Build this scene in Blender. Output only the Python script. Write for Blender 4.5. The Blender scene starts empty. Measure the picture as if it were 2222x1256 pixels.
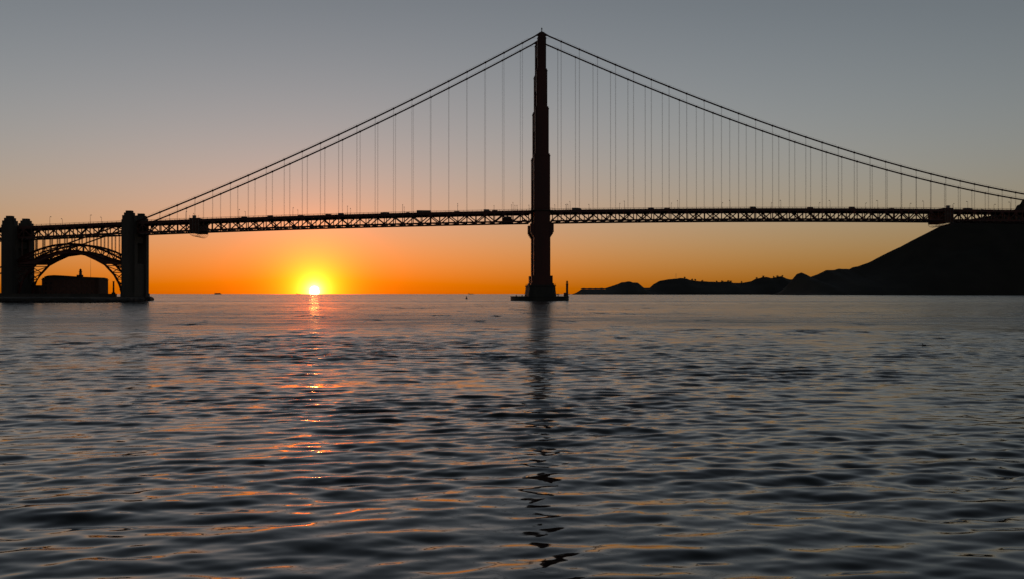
import bpy, math, random
import numpy as np
from mathutils import Vector, Matrix, noise as mnoise

S = bpy.context.scene
COL = S.collection
random.seed(7)
R = math.radians
PI = math.pi

# ------------------------------------------------------------------ camera
CAM = (-71.4, -840.0, 5.5)
YAW = R(3.218)
cam = bpy.data.cameras.new('camera')
cam_o = bpy.data.objects.new('camera', cam)
COL.objects.link(cam_o)
cam.sensor_width = 36.0
cam.lens = 36.0 * 2152 / 2222
cam.clip_start = 0.5
cam.clip_end = 250000
cam_o.location = CAM
cam_o.rotation_euler = (R(90.24), 0, -YAW)
S.camera = cam_o

# ------------------------------------------------------------------ sky
SUN_AZ, SUN_EL = R(-8.05), R(0.14)
SUN_DIR = Vector((math.sin(SUN_AZ) * math.cos(SUN_EL), math.cos(SUN_AZ) * math.cos(SUN_EL), math.sin(SUN_EL)))
world = bpy.data.worlds.new('World')
S.world = world
world.use_nodes = True
nt = world.node_tree
nt.nodes.clear()
N = nt.nodes.new
L = nt.links.new
def wmath(op, a, b=None, clamp=False):
    n = N('ShaderNodeMath'); n.operation = op; n.use_clamp = clamp
    for i, v in enumerate((a, b)):
        if v is None: continue
        if isinstance(v, (int, float)): n.inputs[i].default_value = v
        else: L(v, n.inputs[i])
    return n.outputs[0]
tc = N('ShaderNodeTexCoord')
sep = N('ShaderNodeSeparateXYZ'); L(tc.outputs['Generated'], sep.inputs[0])
zz = wmath('ADD', wmath('MULTIPLY', wmath('MAXIMUM', sep.outputs[2], 0.0), 1.3), 0.06)
cmb = N('ShaderNodeCombineXYZ'); L(sep.outputs[0], cmb.inputs[0]); L(sep.outputs[1], cmb.inputs[1]); L(zz, cmb.inputs[2])
nrm = N('ShaderNodeVectorMath'); nrm.operation = 'NORMALIZE'; L(cmb.outputs[0], nrm.inputs[0])
sky = N('ShaderNodeTexSky')
sky.sky_type = 'NISHITA'
sky.sun_disc = False
sky.sun_elevation = SUN_EL
sky.sun_rotation = SUN_AZ
sky.altitude = 0
sky.air_density = 1.8
sky.dust_density = 3.5
sky.ozone_density = 1.7
L(nrm.outputs[0], sky.inputs['Vector'])
# the disc of the setting sun and the aureole of the air round it
dot = N('ShaderNodeVectorMath'); dot.operation = 'DOT_PRODUCT'
L(tc.outputs['Generated'], dot.inputs[0]); dot.inputs[1].default_value = SUN_DIR
ang = wmath('ARCCOSINE', wmath('MINIMUM', dot.outputs['Value'], 1.0))
disc = wmath('MULTIPLY', wmath('SUBTRACT', R(0.285), ang), 1 / R(0.03), clamp=True)
aur = wmath('EXPONENT', wmath('MULTIPLY', ang, -1 / R(1.2)))
glow = wmath('EXPONENT', wmath('MULTIPLY', ang, -1 / R(0.75)))
halo = wmath('EXPONENT', wmath('MULTIPLY', ang, -1 / R(0.22)))
def wcol(v, c):
    m = N('ShaderNodeVectorMath'); m.operation = 'SCALE'; m.inputs[0].default_value = c; L(v, m.inputs['Scale']); return m.outputs[0]
def wadd(a, b):
    m = N('ShaderNodeVectorMath'); m.operation = 'ADD'; L(a, m.inputs[0]); L(b, m.inputs[1]); return m.outputs[0]
sun_sky = wadd(wadd(wadd(wcol(disc, (16, 8, 3)), wcol(halo, (12.0, 6.5, 3.0))), wcol(glow, (30.0, 2.0, 0.03))), wcol(aur, (6.0, 1.35, 0.05)))
bg = N('ShaderNodeBackground'); bg.inputs[1].default_value = 0.15
# the dome dims evenly from the horizon glow towards the zenith, as the dark water and silhouettes show
dim = wmath('DIVIDE', 1.0, wmath('ADD', 1.0, wmath('POWER', wmath('DIVIDE', wmath('MAXIMUM', sep.outputs[2], 0.0), 0.40), 2.0)))
wb = N('ShaderNodeVectorMath'); wb.operation = 'MULTIPLY'; L(sky.outputs[0], wb.inputs[0]); wb.inputs[1].default_value = (1.0, 0.985, 1.10)
# hazy air whitens the sky away from the horizon
lum = N('ShaderNodeVectorMath'); lum.operation = 'DOT_PRODUCT'; L(wb.outputs[0], lum.inputs[0]); lum.inputs[1].default_value = (0.2126, 0.7152, 0.0722)
satf = wmath('ADD', 0.45, wmath('MULTIPLY', 0.55, wmath('EXPONENT', wmath('MULTIPLY', wmath('POWER', wmath('DIVIDE', wmath('MAXIMUM', sep.outputs[2], 0.0), 0.115), 2.0), -1.0))))
hz = N('ShaderNodeMix'); hz.data_type = 'VECTOR'; L(satf, hz.inputs['Factor']); L(wcol(lum.outputs['Value'], (0.925, 1.085, 1.17)), hz.inputs[4]); L(wb.outputs[0], hz.inputs[5])
sc_ = N('ShaderNodeVectorMath'); sc_.operation = 'SCALE'; L(hz.outputs[1], sc_.inputs[0]); L(dim, sc_.inputs['Scale'])
L(wadd(sc_.outputs[0], sun_sky), bg.inputs[0])
wo = N('ShaderNodeOutputWorld'); L(bg.outputs[0], wo.inputs[0])

sl = bpy.data.lights.new('sun', 'SUN')
sl.energy = 0.004
sl.angle = R(0.53)
sl.color = (1.0, 0.32, 0.07)
sun_o = bpy.data.objects.new('sun', sl)
COL.objects.link(sun_o)
sun_o.rotation_euler = SUN_DIR.to_track_quat('Z', 'Y').to_euler()
sun_o.location = (-600, 3000, 300)

S.view_settings.view_transform = 'Standard'
S.view_settings.look = 'None'
S.view_settings.exposure = 2.13
S.view_settings.gamma = 1.0

# ------------------------------------------------------------------ materials
MATS = {}
def mat(name, c1, c2=None, rough=0.7, scale=0.3, bump=0.0, bscale=2.0, metallic=0.0, stretch=(1, 1, 1)):
    m = bpy.data.materials.new(name); m.use_nodes = True
    t = m.node_tree; b = t.nodes['Principled BSDF']
    b.inputs['Roughness'].default_value = rough
    b.inputs['Metallic'].default_value = metallic
    c2 = c2 or tuple(x * 0.6 for x in c1)
    g = t.nodes.new('ShaderNodeNewGeometry')
    mp = t.nodes.new('ShaderNodeMapping'); mp.inputs['Scale'].default_value = stretch
    t.links.new(g.outputs['Position'], mp.inputs[0])
    n = t.nodes.new('ShaderNodeTexNoise'); n.inputs['Scale'].default_value = scale; n.inputs['Detail'].default_value = 6
    t.links.new(mp.outputs[0], n.inputs['Vector'])
    r = t.nodes.new('ShaderNodeValToRGB')
    r.color_ramp.elements[0].position = 0.35; r.color_ramp.elements[0].color = (*c2, 1)
    r.color_ramp.elements[1].position = 0.65; r.color_ramp.elements[1].color = (*c1, 1)
    t.links.new(n.outputs[0], r.inputs[0]); t.links.new(r.outputs[0], b.inputs['Base Color'])
    if bump:
        n2 = t.nodes.new('ShaderNodeTexNoise'); n2.inputs['Scale'].default_value = bscale; n2.inputs['Detail'].default_value = 5
        t.links.new(g.outputs['Position'], n2.inputs['Vector'])
        bp = t.nodes.new('ShaderNodeBump'); bp.inputs['Strength'].default_value = bump; bp.inputs['Distance'].default_value = 0.3
        t.links.new(n2.outputs[0], bp.inputs['Height']); t.links.new(bp.outputs[0], b.inputs['Normal'])
    MATS[name] = m
    return m
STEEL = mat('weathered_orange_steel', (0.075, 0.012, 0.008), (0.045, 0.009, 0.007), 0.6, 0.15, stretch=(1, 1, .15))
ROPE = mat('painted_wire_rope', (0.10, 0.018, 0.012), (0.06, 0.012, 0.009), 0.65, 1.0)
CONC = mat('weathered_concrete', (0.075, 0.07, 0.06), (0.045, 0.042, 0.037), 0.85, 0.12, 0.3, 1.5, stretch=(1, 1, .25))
ASPH = mat('asphalt', (0.05, 0.05, 0.05), (0.035, 0.035, 0.035), 0.9, 0.5)
BRICK = mat('old_brick', (0.14, 0.065, 0.045), (0.09, 0.045, 0.035), 0.85, 0.5, 0.3, 3.0)
WETC = mat('wet_tide_stained_concrete', (0.045, 0.042, 0.036), (0.025, 0.024, 0.02), 0.8, 0.2, 0.4, 1.2, stretch=(1, 1, .3))
ROCK = mat('dark_wet_rock', (0.035, 0.032, 0.03), (0.02, 0.018, 0.017), 0.7, 0.3, 0.5, 1.0)
SOIL = mat('dry_coastal_ground', (0.045, 0.038, 0.027), (0.03, 0.026, 0.02), 0.95, 0.05)
HILL = mat('coastal_scrub_hill', (0.030, 0.027, 0.019), (0.018, 0.017, 0.012), 0.95, 0.008, 0.6, 0.02)
LEAF = mat('dark_evergreen_foliage', (0.045, 0.06, 0.025), (0.03, 0.04, 0.018), 0.8, 0.3)
BARK = mat('bark', (0.06, 0.045, 0.03), None, 0.9, 1.0)
GREYM = mat('galvanised_metal', (0.2, 0.2, 0.2), (0.14, 0.14, 0.14), 0.5, 2.0)
TARP = mat('dark_tarpaulin', (0.09, 0.035, 0.022), (0.06, 0.025, 0.018), 0.8, 0.4, 0.5, 0.8)
RUBBER = mat('rubber', (0.02, 0.02, 0.02), None, 0.8, 3.0)
GLASS = mat('dark_window_glass', (0.03, 0.035, 0.04), None, 0.08, 1.0)
LENS = mat('lamp_lens', (0.5, 0.48, 0.42), None, 0.3, 1.0)
PWHITE = mat('silver_vehicle_paint', (0.14, 0.14, 0.14), (0.12, 0.12, 0.12), 0.35, 0.6)
PGREY = mat('grey_vehicle_paint', (0.06, 0.065, 0.07), (0.05, 0.055, 0.06), 0.35, 0.6)
PRED = mat('red_vehicle_paint', (0.14, 0.02, 0.02), (0.11, 0.016, 0.016), 0.35, 0.6)
PBLUE = mat('blue_vehicle_paint', (0.04, 0.07, 0.18), (0.03, 0.06, 0.15), 0.35, 0.6)
SHIP = mat('ship_hull_paint', (0.05, 0.045, 0.05), (0.03, 0.03, 0.03), 0.6, 0.05)
FEATH = mat('dark_feathers', (0.05, 0.045, 0.04), (0.03, 0.028, 0.025), 0.7, 8.0)

# ------------------------------------------------------------------ helpers
def link(name, me, parent=None, loc=None):
    o = bpy.data.objects.new(name, me)
    COL.objects.link(o)
    if parent is not None: o.parent = parent
    if loc is not None: o.location = loc
    return o
def tag(o, label, cat, group=None):
    o['label'] = label; o['category'] = cat
    if group: o['group'] = group
    return o
def thing(name, label, cat, loc=(0, 0, 0), rz=0.0, group=None):
    o = link(name, None, None, loc); o.rotation_euler = (0, 0, rz); o.empty_display_size = 0.2
    return tag(o, label, cat, group)
def dup(root, loc, rz=None, label=None):
    r = root.copy(); COL.objects.link(r); r.location = loc
    if rz is not None: r.rotation_euler = (0, 0, rz)
    if label: r['label'] = label
    for ch in root.children:
        c = ch.copy(); COL.objects.link(c); c.parent = r
        for g in ch.children:
            d = g.copy(); COL.objects.link(d); d.parent = c
    return r
class MB:
    def __init__(s): s.v = []; s.f = []
    def add(s, vs, fs):
        k = len(s.v); s.v += [tuple(v) for v in vs]; s.f += [tuple(i + k for i in f) for f in fs]
    def box(s, x0, x1, y0, y1, z0, z1):
        s.add([(x0, y0, z0), (x1, y0, z0), (x1, y1, z0), (x0, y1, z0), (x0, y0, z1), (x1, y0, z1), (x1, y1, z1), (x0, y1, z1)],
              [(0, 3, 2, 1), (4, 5, 6, 7), (0, 1, 5, 4), (1, 2, 6, 5), (2, 3, 7, 6), (3, 0, 4, 7)])
    def prism(s, poly, z0, z1, poly2=None):
        n = len(poly); p2 = poly2 or poly
        s.add([(x, y, z0) for x, y in poly] + [(x, y, z1) for x, y in p2],
              [tuple(range(n))[::-1], tuple(range(n, 2 * n))] + [(i, (i + 1) % n, n + (i + 1) % n, n + i) for i in range(n)])
    def side(s, poly, y0, y1):
        n = len(poly)
        s.add([(x, y0, z) for x, z in poly] + [(x, y1, z) for x, z in poly],
              [tuple(range(n)), tuple(range(n, 2 * n))[::-1]] + [(i, n + i, n + (i + 1) % n, (i + 1) % n) for i in range(n)])
    def loft(s, rings, close=True):
        n = len(rings[0]); vs = [p for r in rings for p in r]; fs = []
        for j in range(len(rings) - 1):
            for i in range(n):
                a = j * n + i; b = j * n + (i + 1) % n
                fs.append((a, b, b + n, a + n))
        if close:
            fs += [tuple(range(n))[::-1], tuple(range((len(rings) - 1) * n, len(rings) * n))]
        s.add(vs, fs)
    def tube(s, pts, r, n=6):
        pts = [Vector(p) for p in pts]; rs = r if isinstance(r, (list, tuple)) else [r] * len(pts); rings = []
        for i, p in enumerate(pts):
            d = (pts[min(i + 1, len(pts) - 1)] - pts[max(i - 1, 0)]).normalized()
            ref = Vector((0, 0, 1)) if abs(d.z) < 0.9 else Vector((1, 0, 0))
            u = d.cross(ref).normalized(); w = u.cross(d)
            rings.append([p + (u * math.cos(2 * PI * k / n) + w * math.sin(2 * PI * k / n)) * rs[i] for k in range(n)])
        s.loft(rings)
    def bar(s, p0, p1, w, h):
        p0, p1 = Vector(p0), Vector(p1); d = (p1 - p0).normalized()
        ref = Vector((0, 0, 1)) if abs(d.z) < 0.95 else Vector((1, 0, 0))
        u = d.cross(ref).normalized() * w / 2; t = u.cross(d).normalized() * h / 2
        s.loft([[p - u - t, p + u - t, p + u + t, p - u + t] for p in (p0, p1)])
    def lathe(s, prof, n=16, c=(0, 0, 0)):
        s.loft([[(c[0] + r * math.cos(2 * PI * k / n), c[1] + r * math.sin(2 * PI * k / n), c[2] + z) for k in range(n)] for r, z in prof])
    def mesh(s, name, m, smooth=False):
        me = bpy.data.meshes.new(name); me.from_pydata(s.v, [], s.f); me.update()
        if smooth: me.polygons.foreach_set('use_smooth', [True] * len(me.polygons))
        import bmesh
        b = bmesh.new(); b.from_mesh(me); bmesh.ops.recalc_face_normals(b, faces=b.faces); b.to_mesh(me); b.free()
        me.materials.append(m); return me
    def build(s, name, m, parent=None, loc=None, smooth=False):
        return link(name, s.mesh(name, m, smooth), parent, loc)
_unit = {}
def member(name, p0, p1, w, h, m, parent):
    """a straight steel member: shared unit beam, placed by its own matrix (parents sit at the origin)"""
    if m.name not in _unit:
        b = MB(); f = 0.12
        b.box(0, 1, -.5, .5, .5 - f, .5); b.box(0, 1, -.5, .5, -.5, -.5 + f); b.box(0, 1, -.42, -.3, -.5 + f, .5 - f); b.box(0, 1, .3, .42, -.5 + f, .5 - f)
        _unit[m.name] = b.mesh('steel_member', m)
    o = link(name, _unit[m.name], parent)
    p0, p1 = Vector(p0), Vector(p1); d = p1 - p0; ln = d.length; d.normalize()
    y = Vector((0, 1, 0)) if abs(d.y) < 0.9 else Vector((1, 0, 0))
    z = d.cross(y).normalized(); y = z.cross(d)
    M = Matrix((d * ln, y * w, z * h)).transposed().to_4x4(); M.translation = p0
    o.matrix_basis = M
    return o

# ------------------------------------------------------------------ profiles of the bridge
def rail_z(x): return -3.686e-5 * x * x + 0.02018 * x + 76.15          # top of the railing
def sus_r(i): return -1.061e-3 * i ** 3 - 0.01918 * i * i + 15.3794 * i + 16.274
def sus_l(i): return 6.872e-4 * i ** 3 + 0.015258 * i * i - 15.4485 * i - 16.226
def cable_z(x):
    if x >= 0: return 2.546e-7 * x ** 3 + 1.508e-4 * x * x - 0.42496 * x + 223.2
    return 2.2297e-4 * x * x + 0.5541 * x + 223.6
YT = 13.715                                                          # half distance of trusses and cables
XR = [sus_r(i) for i in range(36)]
XL = [sus_l(i) for i in range(22)]
S1X, S2X = -337.5, -432.4

# ------------------------------------------------------------------ the sea
def build_water():
    rng = np.random.default_rng(11)
    half = R(33); na = 620
    a1 = np.linspace(-half, half, na + 1)
    a2 = np.linspace(half, 2 * PI - half, 60)[1:-1]
    az = np.concatenate([a1, a2]) + YAW
    r1 = np.concatenate([np.exp(np.linspace(math.log(9.0), math.log(160.0), 1180))[:-1], np.exp(np.linspace(math.log(160.0), math.log(1600.0), 260))])
    r2 = np.exp(np.linspace(math.log(1600.0), math.log(120000.0), 50))[1:]
    rr = np.concatenate([[0.5, 3.0, 6.0], r1, r2])
    A, RR = np.meshgrid(az, rr)
    X = CAM[0] + RR * np.sin(A); Y = CAM[1] + RR * np.cos(A)
    Z = np.zeros_like(X)
    nW = 130
    lam = np.exp(rng.uniform(math.log(0.36), math.log(14.0), nW))
    th = -PI / 2 + 0.10 + rng.normal(0, 0.36, nW) + np.where(rng.uniform(size=nW) < .14, rng.choice([-.75, .75], nW), 0)
    wgt = np.exp(-((np.log(lam) - math.log(1.45)) / 0.85) ** 2) + 0.20
    slope = wgt * rng.uniform(0.6, 1.4, nW)
    slope *= SLOPE / math.sqrt((slope ** 2).sum() / 2)
    ph = rng.uniform(0, 2 * PI, nW)
    # gusts and slicks: slow change of the wavelet height over the surface
    def slow(x, y, seed):
        g = np.random.default_rng(seed); o = np.zeros_like(x)
        for i in range(9):
            l = math.exp(g.uniform(math.log(9), math.log(140))); t = PI / 2 + g.normal(0, .8); kk = 2 * PI / l
            o += np.sin(kk * (math.cos(t) * x + math.sin(t) * y) + g.uniform(0, 6.28))
        return o / 3.0
    gust = np.clip(1.0 + 0.36 * slow(X, Y, 5), 0.4, 1.6)
    dr = np.gradient(rr)
    kept = np.zeros(len(rr)); tot = 0
    for i in range(nW):
        k = 2 * PI / lam[i]; q = np.clip((lam[i] / dr - 2.5) / 3.5, 0, 1); q = q * q * (3 - 2 * q)
        kept += (slope[i] * q) ** 2; tot += slope[i] ** 2
        if q.max() <= 0: continue
        m = q > 0
        phs = k * (math.cos(th[i]) * X[m] + math.sin(th[i]) * Y[m]) + ph[i]
        s = np.sin(phs)
        Z[m] += (slope[i] / k) * q[m][:, None] * (s + 0.25 * slope[i] * 10 * (s * s - .5)) * (gust[m] if lam[i] < 5 else 1.0)
    fade = np.sqrt(np.clip(1 - kept / tot, 0, 1))
    nv = len(rr); nc = len(az)
    co = np.stack([X, Y, Z], -1).reshape(-1, 3).astype(np.float32)
    i = np.arange(nv - 1)[:, None] * nc; j = np.arange(nc)[None, :]; j2 = (j + 1) % nc
    q = np.stack([i + j, i + nc + j, i + nc + j2, i + j2], -1).reshape(-1, 4)
    me = bpy.data.meshes.new('sea')
    me.vertices.add(len(co)); me.vertices.foreach_set('co', co.ravel())
    me.loops.add(q.size); me.loops.foreach_set('vertex_index', q.ravel().astype(np.int32))
    me.polygons.add(len(q)); me.polygons.foreach_set('loop_start', np.arange(0, q.size, 4, dtype=np.int32))
    me.polygons.foreach_set('use_smooth', np.ones(len(q), bool))
    at = me.attributes.new('fade', 'FLOAT', 'POINT')
    at.data.foreach_set('value', np.repeat(fade, nc).astype(np.float32))
    me.update(calc_edges=True)
    # water shader: dark water, Fresnel reflection, ripples too small for the mesh as slopes of the normal
    m = bpy.data.materials.new('sea_water'); m.use_nodes = True
    t = m.node_tree; b = t.nodes['Principled BSDF']
    b.inputs['Base Color'].default_value = (0.012, 0.012, 0.008, 1)
    b.inputs['Roughness'].default_value = 0.04
    b.inputs['IOR'].default_value = 1.333
    def nd(k): return t.nodes.new(k)
    def lk(a, c): t.links.new(a, c)
    def vm(op, a, c=None, scale=None):
        n = nd('ShaderNodeVectorMath'); n.operation = op
        for ii, v in enumerate((a, c)):
            if v is None: continue
            if isinstance(v, tuple): n.inputs[ii].default_value = v
            else: lk(v, n.inputs[ii])
        if scale is not None:
            if isinstance(scale, (int, float)): n.inputs['Scale'].default_value = scale
            else: lk(scale, n.inputs['Scale'])
        return n.outputs[0]
    def mm(op, a, c=None, clamp=False):
        n = nd('ShaderNodeMath'); n.operation = op; n.use_clamp = clamp
        for ii, v in enumerate((a, c)):
            if v is None: continue
            if isinstance(v, (int, float)): n.inputs[ii].default_value = v
            else: lk(v, n.inputs[ii])
        return n.outputs[0]
    geo = nd('ShaderNodeNewGeometry')
    def noise(scale, stretch, detail, rough=.5):
        mp = nd('ShaderNodeMapping'); mp.inputs['Scale'].default_value = stretch; lk(geo.outputs['Position'], mp.inputs[0])
        n = nd('ShaderNodeTexNoise'); n.inputs['Scale'].default_value = scale; n.inputs['Detail'].default_value = detail; n.inputs['Roughness'].default_value = rough
        lk(mp.outputs[0], n.inputs['Vector']); return n
    fa = nd('ShaderNodeAttribute'); fa.attribute_name = 'fade'
    patch = noise(1.0, (1 / 260, 1 / 70, 1), 3).outputs[0]
    pm = nd('ShaderNodeMapRange'); pm.inputs['From Min'].default_value = .35; pm.inputs['From Max'].default_value = .65
    pm.inputs['To Min'].default_value = .45; pm.inputs['To Max'].default_value = 1.5; lk(patch, pm.inputs['Value'])
    # wavelets too small for the mesh and the pixel: their slopes become roughness, uneven from gust to slick
    p2 = nd('ShaderNodeMapRange'); p2.inputs['From Min'].default_value = .36; p2.inputs['From Max'].default_value = .64
    p2.inputs['To Min'].default_value = .62; p2.inputs['To Max'].default_value = 1.2
    lk(noise(1.0, (1 / 34, 1 / 11, 1), 4, .65).outputs[0], p2.inputs['Value'])
    p3 = nd('ShaderNodeMapRange'); p3.inputs['From Min'].default_value = .38; p3.inputs['From Max'].default_value = .62
    p3.inputs['To Min'].default_value = .7; p3.inputs['To Max'].default_value = 1.25
    lk(noise(1.0, (1 / 1600, 1 / 190, 1), 3, .6).outputs[0], p3.inputs['Value'])
    lk(mm('ADD', mm('MULTIPLY', mm('MULTIPLY', fa.outputs['Fac'], math.sqrt(SLOPE) * .58), mm('MULTIPLY', p2.outputs[0], p3.outputs[0])), 0.04), b.inputs['Roughness'])
    half3 = (0.5, 0.5, 0.5)
    coarse = vm('SCALE', vm('SUBTRACT', noise(0.6, (.45, 1, 1), 3).outputs['Color'], half3), scale=mm('MULTIPLY', fa.outputs['Fac'], COARSE))
    swell = vm('SCALE', vm('SUBTRACT', noise(0.09, (.7, 1, 1), 1).outputs['Color'], half3), scale=mm('MULTIPLY', fa.outputs['Fac'], COARSE * .35))
    fine = vm('SCALE', vm('SUBTRACT', noise(2.2, (.5, 1, 1), 3).outputs['Color'], half3), scale=mm('MULTIPLY', mm('ADD', mm('MULTIPLY', fa.outputs['Fac'], 1.0), 0.55), FINE))
    # short steep wavelets that stand out as dark ticks in the middle distance
    tick = nd('ShaderNodeMapRange'); tick.inputs['From Min'].default_value = .57; tick.inputs['From Max'].default_value = .72
    tick.inputs['To Min'].default_value = 0; tick.inputs['To Max'].default_value = TICK
    lk(noise(1.0, (1 / 9, 1 / 34, 1), 6, .72).outputs[0], tick.inputs['Value'])
    tv = nd('ShaderNodeCombineXYZ'); lk(mm('MULTIPLY', mm('MULTIPLY', tick.outputs[0], fa.outputs['Fac']), -1.0), tv.inputs[1])
    sl_ = vm('SCALE', vm('ADD', vm('ADD', vm('ADD', coarse, fine), swell), tv.outputs[0]), scale=pm.outputs[0])
    sl_ = vm('MULTIPLY', sl_, (.36, 1, 0))
    nn = vm('NORMALIZE', vm('ADD', geo.outputs['Normal'], sl_))
    lk(nn, b.inputs['Normal'])
    me.materials.append(m)
    o = link('sea', me); o['kind'] = 'structure'
    return o
SLOPE, COARSE, FINE = 0.112, 0.42, 0.15
TICK = 0.42
build_water()

# ------------------------------------------------------------------ far hills
def hill(name, pts, dist, k, front, back, seed, noise_h, ny=26, nx=420, gullies=0.10):
    """terrain whose crest follows pts = (x, z) at world y = dist-840; k scales the crest about the viewer's foot"""
    px = np.array([CAM[0] + (p[0] - CAM[0]) * k for p in pts]); pz = np.array([CAM[2] + (p[1] - CAM[2]) * k for p in pts])
    xs = np.linspace(px[0], px[-1], nx); zs = np.interp(xs, px, pz)
    ts = np.concatenate([np.linspace(-1, 0, ny), np.linspace(0, 1, ny // 2)[1:]])
    y0 = CAM[1] + dist * k; vs = []
    for t in ts:
        for x, z in zip(xs, zs):
            g = max(0.0, 1 - abs(t)) ** (0.85 if t < 0 else 1.2)
            rag = mnoise.noise(Vector((x / 90, seed, 0))) * noise_h + mnoise.noise(Vector((x / 31, seed + 4, 0))) * noise_h * .5
            gul = 1 - gullies * (1 - abs(1 - 2 * ((abs(t)) ** .7))) * (mnoise.noise(Vector((x / 140, t * 2, seed))) + .6)
            y = y0 + t * (front if t < 0 else back) + mnoise.noise(Vector((x / 300, seed + 9, t))) * 60 * abs(t)
            vs.append((x, y, -2 + (z + 2 + (rag if z > 12 else 0)) * g * (gul if abs(t) > .02 else 1)))
    fs = []
    for j in range(len(ts) - 1):
        for i in range(nx - 1):
            a = j * nx + i; fs.append((a, a + 1, a + nx + 1, a + nx))
    me = bpy.data.meshes.new(name); me.from_pydata(vs, [], fs); me.update(); me.materials.append(HILL)
    me.polygons.foreach_set('use_smooth', [True] * len(fs))
    o = link(name, me); o['kind'] = 'structure'
    return px, pz, y0
RIDGE = [(899, 3.0), (915, 22), (950, 50.4), (989, 46.6), (1106, 50.4), (1132, 46.7), (1217, 72.9), (1275, 95.4), (1336, 103.0), (1362, 93.6), (1404, 91.8), (1455, 51.3), (1506, 50.5), (1532, 78.3), (1582, 108.0), (1643, 117.4), (1718, 124.3), (1753, 131.8), (1806, 125.8), (1840, 112.3), (1943, 103.4), (2054, 98.2), (2164, 100.9), (2191, 90.0), (2243, 90.0), (2277, 92.3), (2337, 103.6), (2377, 124.0), (2459, 141.5), (2509, 130.2), (2588, 145.4), (2623, 132.6), (2667, 119.0), (2900, 150), (3600, 160), (4200, 120)]
HEAD = [(1580, 3.0), (1600, 20), (1616, 33.9), (1657, 85.9), (1674, 104.8), (1698, 113.1), (1717, 104.9), (1746, 89.1), (1782, 102.6), (1826, 124.9), (1874, 126.4), (1896, 132.1), (1950, 130.5), (1966, 140.8), (1994, 145.5), (2049, 162.3), (2114, 196.6), (2180, 229.1), (2257, 265.0), (2311, 293.7), (2366, 320.1), (2422, 350.1), (2466, 363.4), (2527, 380.3), (2674, 402.5), (2753, 422.0), (2830, 441.5), (2840, 463.1), (2857, 468.0), (2867, 489.6), (2877, 494.4), (2960, 520), (3200, 560), (3700, 520), (4300, 380)]
hill('headland_ridge', RIDGE, 8000, 1.2, 500, 700, 3.0, 5.0, gullies=.06)
hill('headland_hill', HEAD, 5000, 1.2, 650, 260, 8.0, 3.0, nx=520)
hill('skerry', [(833, 1), (838, 6), (845, 7), (850, 2), (858, 1.5), (862, 1)], 8000, 1.2, 30, 30, 5.0, 0.0, ny=8, nx=24)
hill('skerry', [(735, 1), (741, 7), (752, 8), (760, 6), (766, 1)], 8000, 1.2, 30, 30, 15.0, 0.0, ny=8, nx=24)

# ------------------------------------------------------------------ the shore under the bridge's end
def fbm(x, y, z): return mnoise.fractal(Vector((x, y, z)), 1.0, 2.0, 4)
SHORE = [(-900, -196), (-460, -176), (-373, -166), (-336, -184), (-300, -200), (-297, -165), (-302, -120), (-308, -86), (-314, -50), (-318, -30), (-327, 6), (-332, 30), (-340, 50), (-352, 76), (-372, 96), (-430, 110), (-520, 150), (-900, 300)]
def build_shore():
    out = []
    for i in range(len(SHORE) - 1):
        a, b = Vector(SHORE[i]), Vector(SHORE[i + 1]); n = max(1, int((b - a).length / 5))
        for k in range(n):
            p = a.lerp(b, k / n)
            out.append((p.x + fbm(p.x * .1, p.y * .1, 1) * 1.6, p.y + fbm(p.x * .1, p.y * .1, 7) * 1.6))
    cx, cy = -520, -20
    rings = []
    for f, z in ((1.0, -1.5), (0.995, 1.3), (0.985, 2.6), (0.96, 3.0), (0.8, 3.3), (0.4, 3.4), (0.05, 3.4)):
        rings.append([(cx + (x - cx) * f, cy + (y - cy) * f, z + (fbm(x * .2, y * .2, f * 9) * .45 if f > .9 else 0)) for x, y in out])
    m = MB(); m.loft(rings, close=True)
    o = m.build('shore', SOIL); o['kind'] = 'structure'
    # boulders along the waterline
    bm_ = MB(); rnd = random.Random(5)
    for i in range(len(out)):
        if out[i][0] < -470: continue
        for q in range(3):
            x = out[i][0] + rnd.uniform(-2.5, 1.0); y = out[i][1] + rnd.uniform(-2.5, 1.5); r = rnd.uniform(.6, 1.5); z = rnd.uniform(-.2, 1.4)
            ring = []
            for j, (rr, h) in enumerate(((.35, -.8), (1, -.3), (1, .3), (.5, .8))):
                ring.append([(x + math.cos(k * PI / 3 + j) * r * rr * rnd.uniform(.75, 1.2), y + math.sin(k * PI / 3 + j) * r * rr * rnd.uniform(.75, 1.2), z + h * r * .7 + rnd.uniform(-.1, .1)) for k in range(6)])
            bm_.loft(ring)
    o = bm_.build('riprap', ROCK); o['kind'] = 'stuff'; tag(o, 'dark boulders piled along the waterline below the bridge end', 'rocks')
    # wooded bluff rising behind the far pylon
    vs = []; nx, ny = 60, 40
    for j in range(ny):
        for i in range(nx):
            x = -900 + 460 * i / (nx - 1); y = 10 + 260 * j / (ny - 1)
            e = max(0, min(1, ((-71.4 - 372 * (y + 840) / 855) - x) / 60)); e = e * e * (3 - 2 * e); f = max(0, min(1, (y - 10) / 45)) * max(0, min(1, (270 - y) / 90))
            vs.append((x, y, 2.5 + (30 + 10 * fbm(x * .02, y * .02, 2) + 3 * fbm(x * .15, y * .15, 5)) * e * min(1, f * 1.2)))
    fs = [(j * nx + i, j * nx + i + 1, (j + 1) * nx + i + 1, (j + 1) * nx + i) for j in range(ny - 1) for i in range(nx - 1)]
    me = bpy.data.meshes.new('bluff'); me.from_pydata(vs, [], fs); me.update(); me.materials.append(HILL)
    o = link('bluff', me); o['kind'] = 'structure'
build_shore()

# ------------------------------------------------------------------ suspension bridge
bridge = thing('suspension_bridge', 'long suspension bridge of dark orange steel with one tall stepped tower in the sea', 'bridge')

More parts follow.
